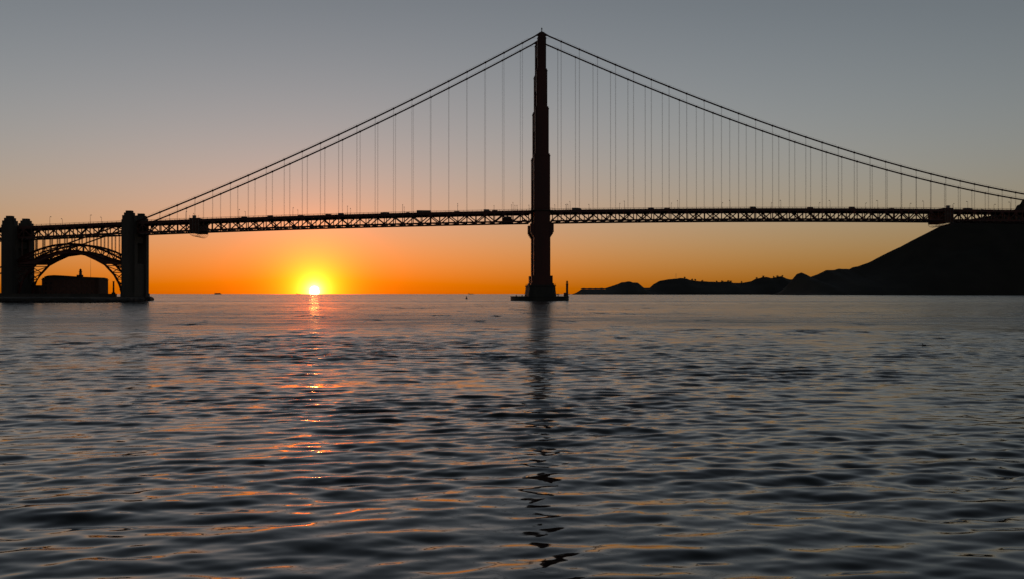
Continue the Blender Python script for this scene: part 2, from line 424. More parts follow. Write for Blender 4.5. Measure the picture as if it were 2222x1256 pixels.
def notch(hx, hy, n):
    """plan of a tower leg: a rectangle whose corners step in twice"""
    q = [(hx, hy - 2 * n), (hx - n, hy - 2 * n), (hx - n, hy - n), (hx - 2 * n, hy - n), (hx - 2 * n, hy)]
    p = list(q)
    p += [(-x, y) for x, y in reversed(q)]
    p += [(-x, -y) for x, y in q]
    p += [(x, -y) for x, y in reversed(q)]
    return p
LEG_TIERS = [(20.2, 66, 6.85, 4.9), (66, 122.0, 6.7, 4.8), (122.0, 161.3, 5.6, 4.25), (161.3, 193.0, 4.45, 3.7), (193.0, 220.5, 3.5, 3.1)]
def tower_leg(y):
    m = MB()
    m.prism([(-9.4, y - 7.0), (9.4, y - 7.0), (9.4, y + 7.0), (-9.4, y + 7.0)], 12.6, 14.0)
    m.prism([(px, py + y) for px, py in notch(8.7, 6.2, .5)], 14.0, 20.2)
    for z0, z1, hx, hy in LEG_TIERS:
        m.prism([(px, py + y) for px, py in notch(hx, hy, .55)], z0 + .002, z1 - 2.2)
        m.prism([(px, py + y) for px, py in notch(hx + .22, hy + .22, .55)], z1 - 2.2, z1 - 1.3)
        m.prism([(px, py + y) for px, py in notch(hx - .3, hy - .25, .5)], z1 - 1.3, z1)
        # raised pilaster strips on the broad faces
        for sx in (-.45, 0, .45):
            for sy in (-1, 1):
                m.box(sx * hx - .5, sx * hx + .5, y + sy * (hy + .0) - .16, y + sy * (hy + .0) + .16, z0 + 1.5, z1 - 4)
    m.prism([(px, py + y) for px, py in notch(2.6, 2.6, .4)], 220.5, 222.4)
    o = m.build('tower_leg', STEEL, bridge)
    # shelf under the stiffening truss, corbelled out in steps
    for s in (-1, 1):
        b = MB(); b.side([(s * 6.4, 63.6), (s * 9.7, 63.6), (s * 9.7, 56.4), (s * 9.0, 56.4), (s * 9.0, 54.9), (s * 8.2, 54.9), (s * 8.2, 53.7), (s * 7.4, 53.7), (s * 7.4, 52.6), (s * 6.4, 52.6)], y - 4.0, y + 4.0)
        b.build('truss_shelf', STEEL, o)
    s = MB()
    s.side([(-4.4, 220.9), (-2.0, 223.6), (0, 224.3), (2.0, 223.6), (4.4, 220.9)], y - 1.1, y + 1.1)
    s.build('saddle_housing', STEEL, o)
    for q in (-1.9, 1.9):
        h = MB(); h.tube([(q, y - 2.6, 222.4), (q, y - 2.6, 223.6), (q, y + 2.6, 223.6), (q, y + 2.6, 222.4)], .06, 5); h.build('guard_rail', STEEL, o)
    f = MB(); f.lathe([(.55, 0), (.55, .8), (.35, 1.0), (.35, 2.2), (.6, 2.3), (.62, 3.0), (.3, 3.5), (.06, 3.7), (.05, 4.3)], 10, (0, y, 224.1 - .1)); f.build('aircraft_beacon', GREYM, o)
    return o
for y in (-YT, YT): tower_leg(y)
for z0, z1, hx, hy in ((207, 217, 3.0, 3.1), (178, 190, 3.9, 3.7), (144, 158, 5.0, 4.25), (102, 118, 6.0, 4.8)):
    m = MB(); m.box(-hx, hx, -YT + hy - .3, YT - hy + .3, z0, z1)
    for k in range(6):
        yy = -7.5 + 15 * k / 5
        for s in (-1, 1): m.box(s * hx - .2, s * hx + .2, yy - .5, yy + .5, z0 + .8, z1 - .8)
    m.build('portal_strut', STEEL, bridge)
for z0, z1 in ((22, 41), (42.5, 61.5)):
    for s in (-1, 1):
        for q in (-4.6, 4.6):
            m = MB(); m.bar((q, -s * 9.0, z0), (q, s * 9.0, z1), 1.3, 1.6); m.build('cross_brace', STEEL, bridge)
for z in (21.2, 41.8, 61.8):
    m = MB(); m.box(-5.4, 5.4, -9.1, 9.1, z - .8, z + .8); m.build('cross_girder', STEEL, bridge)

# cables, bands, suspender ropes
def cable_pts(y):
    xs = [S1X + 2] + [x for x in np.arange(-330, -2, 6.0)] + [-1.5, 1.5] + [x for x in np.arange(6, 600, 7.0)]
    return [(x, y, cable_z(x) if abs(x) > 2 else 223.3) for x in xs]
def band_mesh():
    m = MB(); m.tube([(-.55, 0, 0), (.55, 0, 0)], .72, 10); m.box(-.4, .4, -.1, .1, .65, .85); m.box(-.4, .4, -.1, .1, -.95, -.65); return m.mesh('cable_band', STEEL)
BAND = band_mesh()
sm = MB()
for dx in (-.22, .22):
    for dy in (-.3, .3):
        sm.add([(dx + .036 * math.cos(k * PI * 2 / 5), dy + .036 * math.sin(k * PI * 2 / 5), z) for z in (0, 1) for k in range(5)], [(k, (k + 1) % 5, 5 + (k + 1) % 5, 5 + k) for k in range(5)])
SUSP = sm.mesh('suspender_rope', ROPE)
for y in (-YT, YT):
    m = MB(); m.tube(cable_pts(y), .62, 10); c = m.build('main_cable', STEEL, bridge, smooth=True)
    # back stay running on down behind the pylon towards the anchorage
    slope = 0.3636
    m = MB(); m.tube([(S1X + 2, y, cable_z(S1X + 2)), (-345, y, 61.4), (-400, y, 61.4 - 55 * slope), (-470, y, 61.4 - 125 * slope)], .58, 10); m.build('backstay_cable', STEEL, bridge, smooth=True)
    h = MB()
    for dy in (-.5, .5): h.tube([(x, yy + dy, z + 1.55) for x, yy, z in cable_pts(y) if abs(x) > 6 and x > -326], .03, 4)
    h.build('hand_rope', ROPE, c)
    for x in XR + XL[:-1]:
        z = cable_z(x); dz = (cable_z(x + 1) - cable_z(x - 1)) / 2
        b = link('cable_band', BAND, c, (x, y, z)); b.rotation_euler = (0, -math.atan(dz), 0)
        top, bot = z - .9, rail_z(x) - 1.5
        if top - bot > 1.5:
            r = link('suspender_rope', SUSP, bridge, (x, y, bot)); r.scale = (1, 1, top - bot)

# deck, trusses
def panel_nodes(main):
    """main: x of all panel points; even ones carry a suspender"""
    xs = []
    for i, x in enumerate(main):
        xs.append((x, True))
        if i + 1 < len(main): xs.append(((x + main[i + 1]) / 2, False))
    return xs
left = [(x, s) for x, s in panel_nodes(XL)]                       # from the tower towards the pylon
left = [(-9.0, False)] + left + [(-331.6, False)]
right = [(9.0, False)] + panel_nodes(XR)
XEND = XR[-1]
def strip(m, xs, y0, y1, top, bot):
    """box-section strip that follows the deck line"""
    m.loft([[(x, y0, rail_z(x) + bot), (x, y1, rail_z(x) + bot), (x, y1, rail_z(x) + top), (x, y0, rail_z(x) + top)] for x in xs])
def deck_parts(root, xs, floor_xs):
    m = MB(); strip(m, xs, -9.6, 9.6, -1.55, -1.95); d = m.build('roadway', ASPH, root)
    for s in (-1, 1):
        m = MB(); strip(m, xs, min(s * 9.61, s * 13.35), max(s * 9.61, s * 13.35), -1.33, -1.75); m.build('sidewalk', CONC, d)
        m = MB(); strip(m, xs, min(s * 13.36, s * 13.6), max(s * 13.36, s * 13.6), -1.2, -2.1); m.build('fascia', STEEL, d)
    for x in floor_xs:
        b = link('floor_beam', FLOORB, d, (x, 0, rail_z(x)))
    return d
fb = MB(); fb.box(-.2, .2, -13.2, 13.2, -3.3, -3.16); fb.box(-.2, .2, -13.2, 13.2, -1.98, -1.96); fb.box(-.05, .05, -13.2, 13.2, -3.16, -1.98)
FLOORB = fb.mesh('floor_beam', STEEL)
def railing(root, xs_range, y):
    m = MB(); x0, x1 = xs_range; xs = np.arange(x0, x1 + .01, (x1 - x0) / max(4, int((x1 - x0) / 7.5)))
    for t, b in ((0, -.2), (-1.02, -1.14), (-.52, -.6)): strip(m, xs, y - .06, y + .06, t, b)
    for x in np.arange(x0, x1, 3.75): m.box(x - .1, x + .1, y - .09, y + .09, rail_z(x) - 1.3, rail_z(x) - .01)
    return m.build('railing', STEEL, root)
def truss(root, nodes, y):
    xs = [n[0] for n in nodes]; lo, hi = min(xs), max(xs); xx = sorted(set(xs))
    m = MB(); strip(m, xx, y - .45, y + .45, -1.75, -3.35); strip(m, xx, y - .45, y + .45, -9.65, -10.95)
    # gusset plates at the joints
    for x, top in nodes:
        z = rail_z(x)
        if top: m.side([(x - 1.5, z - 3.3), (x + 1.5, z - 3.3), (x + .6, z - 4.3), (x - .6, z - 4.3)], y - .4, y + .4)
        else: m.side([(x - 1.5, z - 9.7), (x - .6, z - 8.8), (x + .6, z - 8.8), (x + 1.5, z - 9.7)], y - .4, y + .4)
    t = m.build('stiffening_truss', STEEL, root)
    for x, top in nodes:
        member('vertical', (x, y, rail_z(x) - 9.66), (x, y, rail_z(x) - 3.34), .7, .72 if top else .66, STEEL, t)
    for (xa, ta), (xb, tb) in zip(nodes, nodes[1:]):
        if ta == tb: continue
        za = rail_z(xa) - (3.4 if ta else 9.6); zb = rail_z(xb) - (3.4 if tb else 9.6)
        member('diagonal', (xa, y, za), (xb, y, zb), .7, .85, STEEL, t)
    return t
def laterals(root, xs):
    m = MB()
    for a, b in zip(xs, xs[1:]):
        z0, z1 = rail_z(a) - 10.3, rail_z(b) - 10.3
        m.bar((a, -13.2, z0), (a, 13.2, z0), .6, .9)
        m.bar((a, -13.2, z0), (b, 0, z1), .5, .7); m.bar((a, 13.2, z0), (b, 0, z1), .5, .7)
    m.build('lateral_bracing', STEEL, root)
for nodes, rng_ in ((left, (-331.6, -7.2)), (right, (7.2, XEND))):
    for y in (-YT, YT): truss(bridge, nodes, y)
    xs = sorted(n[0] for n in nodes); laterals(bridge, xs)
    for y in (-13.48, 13.48): railing(bridge, rng_, y)
allx = sorted([n[0] for n in left + right] + [0.0])
deck_parts(bridge, allx, allx)
for s in (-1, 1):      # the walk bows out round the tower leg
    m = MB(); m.prism([(-10.5, s * 13.4), (10.5, s * 13.4), (8.5, s * 20.2), (-8.5, s * 20.2)][::s], 74.3, 74.75); m.build('tower_walk', CONC, bridge)
    r = MB(); r.tube([(-10.5, s * 13.5, 76.2), (-8.5, s * 20.1, 76.2), (8.5, s * 20.1, 76.4), (10.5, s * 13.5, 76.4)], .08, 5)
    for x in np.linspace(-8.5, 8.5, 8): r.box(x - .06, x + .06, s * 20.1 - .06, s * 20.1 + .06, 74.7, 76.25)
    r.build('railing', STEEL, bridge)

# pier with its oval fender
pier = thing('bridge_pier', 'broad concrete pier carrying the steel tower above the sea', 'pier', (0, 0, 0))
m = MB(); m.prism([(-11.9, -26), (11.1, -26), (11.1, 26), (-11.9, 26)][::1], -3, 3.6, None)
m.prism([(-11.9, -24), (-9, -27), (9, -27), (11.2, -24), (11.2, 24), (9, 27), (-9, 27), (-11.9, 24)], 3.6, 11.2, [(-10.9, -23), (-8.2, -25.8), (8.2, -25.8), (10.4, -23), (10.4, 23), (8.2, 25.8), (-8.2, 25.8), (-10.9, 23)])
m.build('pier_block', WETC, pier)
m = MB(); m.prism([(-11.5, -23.6), (-8.6, -26.4), (8.8, -26.4), (11.0, -23.6), (11.0, 23.6), (8.8, 26.4), (-8.6, 26.4), (-11.5, 23.6)], 11.2, 12.0); m.prism([(-10, -22), (10, -22), (10, 22), (-10, 22)], 12.0, 12.62); m.build('pier_cap', WETC, pier)
for s in (-1, 1):
    r = MB(); r.tube([(s * 10.6, -25, 12.0), (s * 10.6, -25, 13.3), (s * 10.6, 25, 13.3), (s * 10.6, 25, 12.0)], .06, 4)
    for k in range(12): r.box(s * 10.6 - .05, s * 10.6 + .05, -24 + 48 * k / 11, -23.9 + 48 * k / 11, 12.0, 13.3)
    r.build('railing', STEEL, pier)
fender = thing('concrete_fender', 'low oval concrete fender ring in the water around the tower pier', 'fender', (-1.0, 0, 0))
def oval(hx, hy, n=72): return [(math.copysign(abs(math.cos(a)) ** .62 * hx, math.cos(a)), math.copysign(abs(math.sin(a)) ** .8 * hy, math.sin(a))) for a in [2 * PI * (k + .5) / n for k in range(n)]]
m = MB(); oo, oi = oval(24, 44), oval(17.5, 37)
m.loft([[(x, y, z) for x, y in p] for p, z in ((oo, -3), (oo, 3.1), (oval(24.4, 44.4), 3.15), (oval(24.4, 44.4), 3.6), (oi, 3.6), (oi, -3))], close=False)
m.build('wall', WETC, fender)
for x, y in ((-17, -36), (-14, -39), (12, -40), (19, -30), (-21, -24)):
    b = MB(); b.lathe([(.45, 0), (.4, .5), (.3, .7), (.55, .9), (.5, 1.1), (.1, 1.15)], 10, (x, y, 3.6)); b.build('bollard', STEEL, fender)

# ------------------------------------------------------------------ concrete pylons
def pylon(x, dz, label):
    t = thing('concrete_pylon', label, 'pylon', (x, 0, 0), group='concrete pylons at the bridge end')
    for y in (-15, 15):
        m = MB(); z = 65.5 + dz
        m.prism([(-5.6, y - 5.3), (5.6, y - 5.3), (5.6, y + 5.3), (-5.6, y + 5.3)], 0, 6)
        m.prism([(px, py + y) for px, py in notch(5.25, 4.9, .5)], 6, z)
        m.prism([(px, py + y) for px, py in notch(4.85, 4.4, .5)], z, z + 3.4)
        m.prism([(px, py + y) for px, py in notch(3.7, 3.4, .4)], z + 3.4, z + 5.6)
        m.prism([(px, py + y) for px, py in notch(2.6, 2.5, .35)], z + 5.6, z + 7.3)
        for sx in (-1, 1):
            for sy in (-1, 1):
                m.box(sx * 2.2 - .7, sx * 2.2 + .7, y + sy * 4.9 - .14, y + sy * 4.9 + .14, 8, z - 3)
        m.build('shaft', CONC, t)
    m = MB(); m.box(-3.9, 3.9, -10.1, 10.1, 0, 30); m.box(-3.5, 3.5, -10.1, 10.1, z - 18.5, z - 13.0); m.build('cross_wall', CONC, t)
    m = MB(); m.box(-4.2, 4.2, -10.1, 10.1, z - 5.2, z - 2.4); m.build('deck_girder', CONC, t)
    return t
pylon(S1X, 0, 'tall concrete pylon where the sloping cables come down to the deck')
pylon(S2X, -4.7, 'concrete pylon at the left edge, at the far end of the steel arch')
ledge = MB(); ledge.prism([(-334, -31), (-316, -31), (-319, -14), (-326, 10), (-331, 26), (-344, 26)], -2, 2.9)
ledge.prism([(-333, -30), (-317.5, -30), (-320.5, -14), (-327, 9), (-332, 25), (-343, 25)], 2.9, 3.5)
tag(ledge.build('concrete_ledge', WETC), 'low concrete ledge at the foot of the taller pylon beside the water', 'ledge')

# ------------------------------------------------------------------ steel arch between the pylons
arch = thing('arch_bridge', 'steel lattice arch with spandrel columns between the two concrete pylons', 'bridge', (0, 0, 0))
AX0, AX1 = -426.9, -343.0
XM = (AX0 + AX1) / 2 - .3; HS = (AX1 - AX0) / 2
def ext_z(x):
    t = abs(x - XM) / HS
    return 45.6 - 13.2 * t ** 2.05
def mid_z(x):
    t = abs(x - XM) / HS
    return float(np.interp(t, [0, .13, .26, .44, .585, .8, 1.0], [40.3, 40.0, 39.0, 36.6, 34.2, 32.0, 30.8]))
INT = [(0, 38.7), (.28, 37.0), (.49, 32.9), (.655, 29.0), (.835, 20.6), (.93, 13.0), (.975, 7.0), (.985, 3.2)]
nod = [sus_l(i) for i in (22.55, 23.05, 23.55, 24.05, 24.55, 25.05, 25.55, 26.05, 26.55, 27.05, 27.55, 28.05, 28.35)]
nod[0], nod[-1] = -343.4, -426.6
anodes = [(x, i % 2 == 1) for i, x in enumerate(nod)]
colx = np.linspace(AX0 + 3.2, AX1 - 3.2, 14)
for y in (-13.0, 13.0):
    m = MB(); xs = np.linspace(AX0 + .2, AX1 - .2, 41)
    m.tube([(x, y, ext_z(x)) for x in xs], .85, 4)
    t = m.build('arch_rib', STEEL, arch)
    m = MB(); m.tube([(x, y, mid_z(x)) for x in xs], .8, 4); m.build('lower_chord', STEEL, t)
    for s in (-1, 1):
        leg = [(XM + s * HS * u, y, z) for u, z in INT]
        m = MB(); m.tube(leg, .95, 6); m.build('arch_leg', STEEL, t)
        # plated web between lower chord and leg where they run together
        fine = [(u, float(np.interp(u, [a for a, b in INT], [max(b, 29.2) for a, b in INT]))) for u in np.linspace(0, 1.0, 22)]
        m = MB(); m.loft([[(XM + s * HS * u, y - .2, min(z, mid_z(XM + HS * u) - .02)), (XM + s * HS * u, y + .2, min(z, mid_z(XM + HS * u) - .02)), (XM + s * HS * u, y + .2, mid_z(XM + HS * u)), (XM + s * HS * u, y - .2, mid_z(XM + HS * u))] for u, z in fine]); m.build('web_plate', STEEL, t)
        # lattice from leg to the pylon
        zs = [28, 22.5, 17, 11.5, 6]
        ui = [float(np.interp(z, [b for a, b in INT][::-1], [a for a, b in INT][::-1])) for z in zs]
        xe = XM + s * (HS + .2)
        for i in range(4):
            xa, xb = XM + s * HS * ui[i], XM + s * HS * ui[i + 1]
            member('lattice_bar', (xa, y, zs[i]), (xe, y, zs[i]), .7, .7, STEEL, t)
            member('lattice_bar', (xa, y, zs[i]), (xe, y, zs[i + 1]), .6, .6, STEEL, t)
            member('lattice_bar', (xb, y, zs[i + 1]), (xe, y, zs[i]), .6, .6, STEEL, t)
    px = np.linspace(AX0 + .5, AX1 - .5, 17)
    for i, (a, b) in enumerate(zip(px, px[1:])):
        member('web_member', (a, y, mid_z(a)), (a, y, ext_z(a)), .6, .6, STEEL, t)
        if i % 2: member('web_member', (a, y, mid_z(a)), (b, y, ext_z(b)), .6, .6, STEEL, t)
        else: member('web_member', (a, y, ext_z(a)), (b, y, mid_z(b)), .6, .6, STEEL, t)
    for x in colx:
        m = MB(); zt = rail_z(x) - 10.5
        for dx in (-.35, .35): m.box(x + dx - .12, x + dx + .12, y - .35, y + .35, ext_z(x), zt)
        for k in range(5):
            zk = ext_z(x) + (zt - ext_z(x)) * (k + .5) / 5; m.box(x - .35, x + .35, y - .25, y + .25, zk - .1, zk + .1)
        m.build('spandrel_column', STEEL, arch)
m = MB()
for u in np.linspace(-.6, .6, 21):
    x = XM + HS * u; m.bar((x, -13, mid_z(x) - .3), (x, 13, mid_z(x) - .3), .35, .5)
for a, b in zip(np.linspace(AX0 + .5, AX1 - .5, 15), np.linspace(AX0 + .5, AX1 - .5, 15)[1:]):
    m.bar((a, -13, ext_z(a)), (b, 13, ext_z(b)), .3, .35); m.bar((a, 13, ext_z(a)), (b, -13, ext_z(b)), .3, .35)
m.build('lateral_bracing', STEEL, arch)
for y in (-YT, YT): truss(arch, anodes, y)
laterals(arch, sorted(nod))
deck_parts(arch, sorted(list(nod) + [-342.9, -332.0]), nod)
for y in (-13.48, 13.48): railing(arch, (-427, -342.9), y)
ap = [(-438.2 - 6.3 * i, i % 2 == 1) for i in range(14)]
approach = thing('approach_viaduct', 'steel approach deck leaving the picture left of the leftmost pylon', 'viaduct', (0, 0, 0))
for y in (-YT, YT): truss(approach, ap, y)
axs = sorted(p[0] for p in ap); laterals(approach, axs); deck_parts(approach, [x for x in axs] + [-427.0], axs)
for y in (-13.48, 13.48): railing(approach, (axs[0], -438.2), y)
for x in (-480, -516):
    for y in (-12, 12):
        m = MB()
        for q in (-2, 2): m.bar((x + q, y, 2), (x + q * .6, y, rail_z(x) - 10.9), .8, .8)
        for k in range(5): m.bar((x - 2 + .16 * k, y, 4 + 9 * k), (x + 2 - .16 * k, y, 11 + 9 * k), .3, .3)
        m.build('support_tower', STEEL, approach)

# ------------------------------------------------------------------ street lamps on the deck
def lamp_proto(h):
    m = MB(); m.lathe([(.28, 0), (.28, .5), (.16, .7), (.13, h * .5), (.09, h)], 8)
    post = m.mesh('post', STEEL)
    m = MB(); m.tube([(0, 0, h - .6), (0, .5, h - .05), (0, 1.3, h + .22), (0, 2.0, h + .2)], [.07, .06, .055, .05], 6)
    arm = m.mesh('arm', STEEL)
    m = MB(); m.box(-.28, .28, 1.45, 2.35, h - .06, h + .28); m.box(-.2, .2, 1.55, 2.25, h + .28, h + .42); m.box(-.22, .22, 1.5, 2.3, h - .14, h - .06)
    head = m.mesh('lamp_head', GREYM)
    return post, arm, head
LAMP = lamp_proto(7.0); LAMPS = lamp_proto(4.6)
ORD = ['first', 'second', 'third', 'fourth', 'fifth', 'sixth', 'seventh', 'eighth', 'ninth', 'tenth', 'eleventh', 'twelfth', 'thirteenth', 'fourteenth', 'fifteenth', 'sixteenth']
def lamp(x, side, label, proto, group):
    y = side * 12.9
    t = thing('street_lamp', label, 'street lamp', (x, y, rail_z(x) - 1.35), 0 if side < 0 else PI, group)
    for n_, me in zip(('post', 'arm', 'lamp_head'), proto): link(n_, me, t)
LX = [-292.9, -250.0, -206.0, -161.4, -115.9, -70.2, -24.0]
RXL = [23.9, 69.9, 115.2, 159.9, 203.6, 246.2, 287.7, 327.9, 366.7, 404.2, 441]
G = 'tall street lamps along the bridge railings'
for side, sn in ((-1, 'near'), (1, 'far')):
    for i, x in enumerate(reversed(LX)): lamp(x, side, f'{ORD[i]} tall street lamp left of the tower on the {sn} railing', LAMP, G)
    for i, x in enumerate(RXL[:-1]): lamp(x, side, f'{ORD[i]} tall street lamp right of the tower on the {sn} railing', LAMP, G)
    for x, w in ((-369.6, 'right'), (-401.8, 'left')): lamp(x, side, f'{w} one of the two street lamps on the {sn} railing above the steel arch', LAMP, G)
G2 = 'short walkway lamps near the tower'
for i, x in enumerate((-10.6, -20.6, -22.4, -39.9)): lamp(x, -1, f'{ORD[i]} short walkway lamp left of the tower on the near railing', LAMPS, G2)
for i, x in enumerate((11.1, 20.4, 22.2, 39.9)): lamp(x, -1, f'{ORD[i]} short walkway lamp right of the tower on the near railing', LAMPS, G2)

# ------------------------------------------------------------------ vehicles on the roadway
def wheels(root, xs, r, hw):
    for x in xs:
        for s in (-1, 1):
            m = MB(); m.lathe([(r * .55, -.11), (r, -.1), (r, .1), (r * .55, .11)], 14)
            o = m.build('wheel', RUBBER, root, (x, s * (hw - .12), r)); o.rotation_euler = (PI / 2, 0, 0)
def vehicle(kind, paint):
    t = thing(kind, '', kind)
    m = MB()
    if kind == 'car':
        m.side([(-2.2, .35), (2.2, .35), (2.25, .75), (2.1, .85), (1.1, .98), (-1.9, 1.02), (-2.2, .9)], -.88, .88)
        m.side([(-1.9, 1.0), (1.1, .97), (.35, 1.45), (-1.2, 1.5)], -.78, .78); m.build('body', paint, t)
        g = MB(); g.side([(-1.5, 1.06), (.85, 1.04), (.25, 1.38), (-1.1, 1.42)], -.79, .79); g.build('side_window', GLASS, t); wheels(t, (-1.35, 1.35), .33, .88)
    elif kind == 'van':
        m.side([(-2.7, .4), (2.7, .4), (2.75, 1.0), (2.3, 1.25), (1.75, 2.2), (1.5, 2.35), (-2.6, 2.35), (-2.72, 2.2)], -.98, .98); m.build('body', paint, t)
        g = MB(); g.side([(.7, 1.35), (2.1, 1.35), (1.68, 2.12), (.7, 2.12)], -.99, .99); g.build('side_window', GLASS, t); wheels(t, (-1.7, 1.75), .36, .98)
    elif kind == 'truck':
        m.side([(1.7, .5), (3.9, .5), (3.95, 1.3), (3.7, 1.5), (3.3, 2.5), (1.7, 2.55)], -1.1, 1.1); m.build('cab', paint, t)
        g = MB(); g.side([(2.4, 1.5), (3.55, 1.5), (3.2, 2.35), (2.4, 2.35)], -1.11, 1.11); g.build('side_window', GLASS, t)
        c = MB(); c.box(-3.9, 1.55, -1.2, 1.2, .95, 2.7); c.box(-3.8, 1.5, -.5, .5, .6, .95); c.build('cargo_box', PWHITE, t); wheels(t, (-2.5, 2.7), .5, 1.15)
    else:
        m.side([(-5.9, .4), (5.9, .4), (5.95, 2.1), (5.7, 2.85), (-5.8, 2.9), (-5.95, 2.6)], -1.27, 1.27); m.build('body', paint, t)
        for k in range(6):
            g = MB(); g.box(-5.3 + 1.75 * k, -3.75 + 1.75 * k, -1.28, 1.28, 1.5, 2.4); g.build('side_window', GLASS, t)
        wheels(t, (-3.4, 3.9), .5, 1.27)
    return t
VEH = [(-249.0, 'van', PGREY), (-226.2, 'van', PWHITE), (-202.6, 'van', PGREY), (-179.2, 'van', PRED), (-167.3, 'van', PBLUE), (-131.9, 'truck', PWHITE), (-111.4, 'car', PWHITE), (-98.6, 'bus', PGREY), (-71.4, 'van', PGREY), (-45.7, 'van', PWHITE), (-39.1, 'van', PRED),
       (30.4, 'truck', PGREY), (95.0, 'van', PBLUE), (108.5, 'van', PRED), (159.7, 'car', PWHITE), (181.4, 'van', PGREY), (232.3, 'van', PWHITE), (267.6, 'van', PGREY), (306.8, 'van', PRED), (372.9, 'truck', PWHITE), (384.5, 'car', PWHITE)]
PN = {PWHITE.name: 'silver', PGREY.name: 'grey', PRED.name: 'red', PBLUE.name: 'blue'}
protos = {}; cnt = {}
for i, (x, kind, paint) in enumerate(sorted(VEH, key=lambda v: abs(v[0]))):
    sd = 'left' if x < 0 else 'right'; cnt[sd] = cnt.get(sd, 0) + 1
    lane = (-4.2, 1.2, -7.4, 4.2, -1.2)[i % 5]; rz = 0 if lane < 0 else PI
    lab = f'{PN[paint.name]} {kind} on the bridge deck, {ORD[cnt[sd] - 1]} vehicle {sd} of the tower'
    loc = (x, lane, rail_z(x) - 1.54)
    key = (kind, paint.name)
    if key not in protos:
        t = vehicle(kind, paint); t.location = loc; t.rotation_euler = (0, 0, rz); protos[key] = t
    else: t = dup(protos[key], loc, rz)
    t['label'] = lab; t['group'] = 'vehicles crossing the bridge'

# ------------------------------------------------------------------ maintenance works hung on the bridge
def enclosure(x0, x1, zt, zb, label, nx0, nx1, sag):
    t = thing('work_enclosure', label, 'work enclosure', ((x0 + x1) / 2, 0, zb), group='shrouded work enclosures on the bridge deck')
    hw = (x1 - x0) / 2; h = zt - zb
    m = MB(); n = 14
    ring = lambda z, bul: [(-hw + 2 * hw * k / n + .12 * math.sin(k * 2.1 + z), -14.8 - bul - .15 * math.sin(k * 1.7 + z), z) for k in range(n + 1)] + [(hw - 2 * hw * k / n + .12 * math.sin(k * 1.3 + z), 14.8 + bul + .15 * math.sin(k * 2.3 + z), z) for k in range(n + 1)]
    m.loft([ring(z, b) for z, b in ((0, 0), (h * .2, .2), (h * .5, .3), (h * .8, .15), (h - 1.6, 0))]); m.build('tarpaulin', TARP, t)
    s = MB()
    for k in range(4):
        xx = -hw + .3 + (2 * hw - .6) * k / 3
        s.box(xx - .08, xx + .08, -15.3, -15.14, -1.0, h + .6)
    for z in (0, h * .5, h - .4): s.box(-hw, hw, -15.3, -15.14, z - .06, z + .06)
    s.box(-hw * .35, hw * .25, -14.5, -12.5, h - 1.6, h + .5)
    s.build('scaffold', GREYM, t)
    nt_ = MB(); xs = np.linspace(nx0, nx1, 13) - (x0 + x1) / 2
    def sg(u): return -.3 - sag * (1 - (2 * u - 1) ** 2) ** .75
    for y in (-15, -9, -3, 3, 9, 15): nt_.tube([(x, y, sg(i / 12)) for i, x in enumerate(xs)], .12 if abs(y) == 15 else .07, 5)
    for i, x in enumerate(xs): nt_.tube([(x, -15, sg(i / 12)), (x, 15, sg(i / 12))], .07, 5)
    nt_.build('safety_net', ROPE, t)
enclosure(-289.6, -281.6, 68.9, 55.4, 'brown tarpaulin work enclosure on the deck near the concrete pylon, net sagging below', -289.6, -281.6, 2.9)
enclosure(345.2, 353.0, 80.2, 66.2, 'brown tarpaulin work enclosure on the deck above the hillside, net sagging below', 345.2, 353, 2.2)
pl = thing('maintenance_platform', 'dark maintenance platform slung inside the deck truss just left of the tower', 'platform', (-28.2, -6, 64.6))
m = MB(); m.box(-4.6, 4.6, -5, 5, 0, .5); m.box(-4.2, 3.0, -4, 4, .5, 3.9); m.build('cabin', TARP, pl)
m = MB(); m.side([(-4.3, 3.9), (3.1, 3.9), (2.2, 5.2), (-3.4, 5.4)], -4.2, 4.2); m.build('roof', GREYM, pl)
m = MB()
for x in (-4.4, 4.4):
    for y in (-4.8, 4.8): m.box(x - .15, x + .15, y - .15, y + .15, .5, 8.4)
m.build('hanger', STEEL, pl)
pl2 = thing('work_gondola', 'small work gondola hanging under the deck close to the left side of the tower', 'gondola', (-14.2, -8, 65.6))
m = MB(); m.box(-2.0, 2.0, -1.5, 1.5, 0, 1.6); m.build('basket', TARP, pl2)
m = MB()
for x in (-1.8, 1.8): m.box(x - .08, x + .08, -.1, .1, 1.6, 7.8)
m.build('hanger', STEEL, pl2)

# ------------------------------------------------------------------ beacon on the fender
bc = thing('navigation_beacon', 'slender navigation light tower on the right side of the fender', 'beacon', (21.1, -15, 3.6))
m = MB(); m.lathe([(1.25, 0), (1.2, .4), (1.0, .5), (.95, 9.2), (1.25, 9.4), (1.25, 9.7), (.2, 9.75)], 14); m.build('column', CONC, bc)
m = MB(); m.lathe([(.62, 9.7), (.62, 11.2)], 12); m.build('lantern', GLASS, bc)
m = MB(); m.lathe([(1.0, 11.2), (.95, 11.45), (.4, 12.2), (.08, 12.5), (.05, 13.0)], 12); m.build('roof', STEEL, bc)
m = MB(); m.tube([(1.15 * math.cos(k * PI / 6), 1.15 * math.sin(k * PI / 6), 10.7) for k in range(13)], .05, 4)
for k in range(6): m.tube([(1.15 * math.cos(k * PI / 3), 1.15 * math.sin(k * PI / 3), 9.7), (1.15 * math.cos(k * PI / 3), 1.15 * math.sin(k * PI / 3), 10.7)], .04, 4)
m.build('gallery_rail', STEEL, bc)
ht = thing('equipment_hut', 'small square hut beside the navigation light tower on the fender', 'hut', (19.2, -17.5, 3.6))
m = MB(); m.box(-1.1, 1.1, -1.2, 1.2, 0, 2.6); m.build('wall', BRICK, ht)
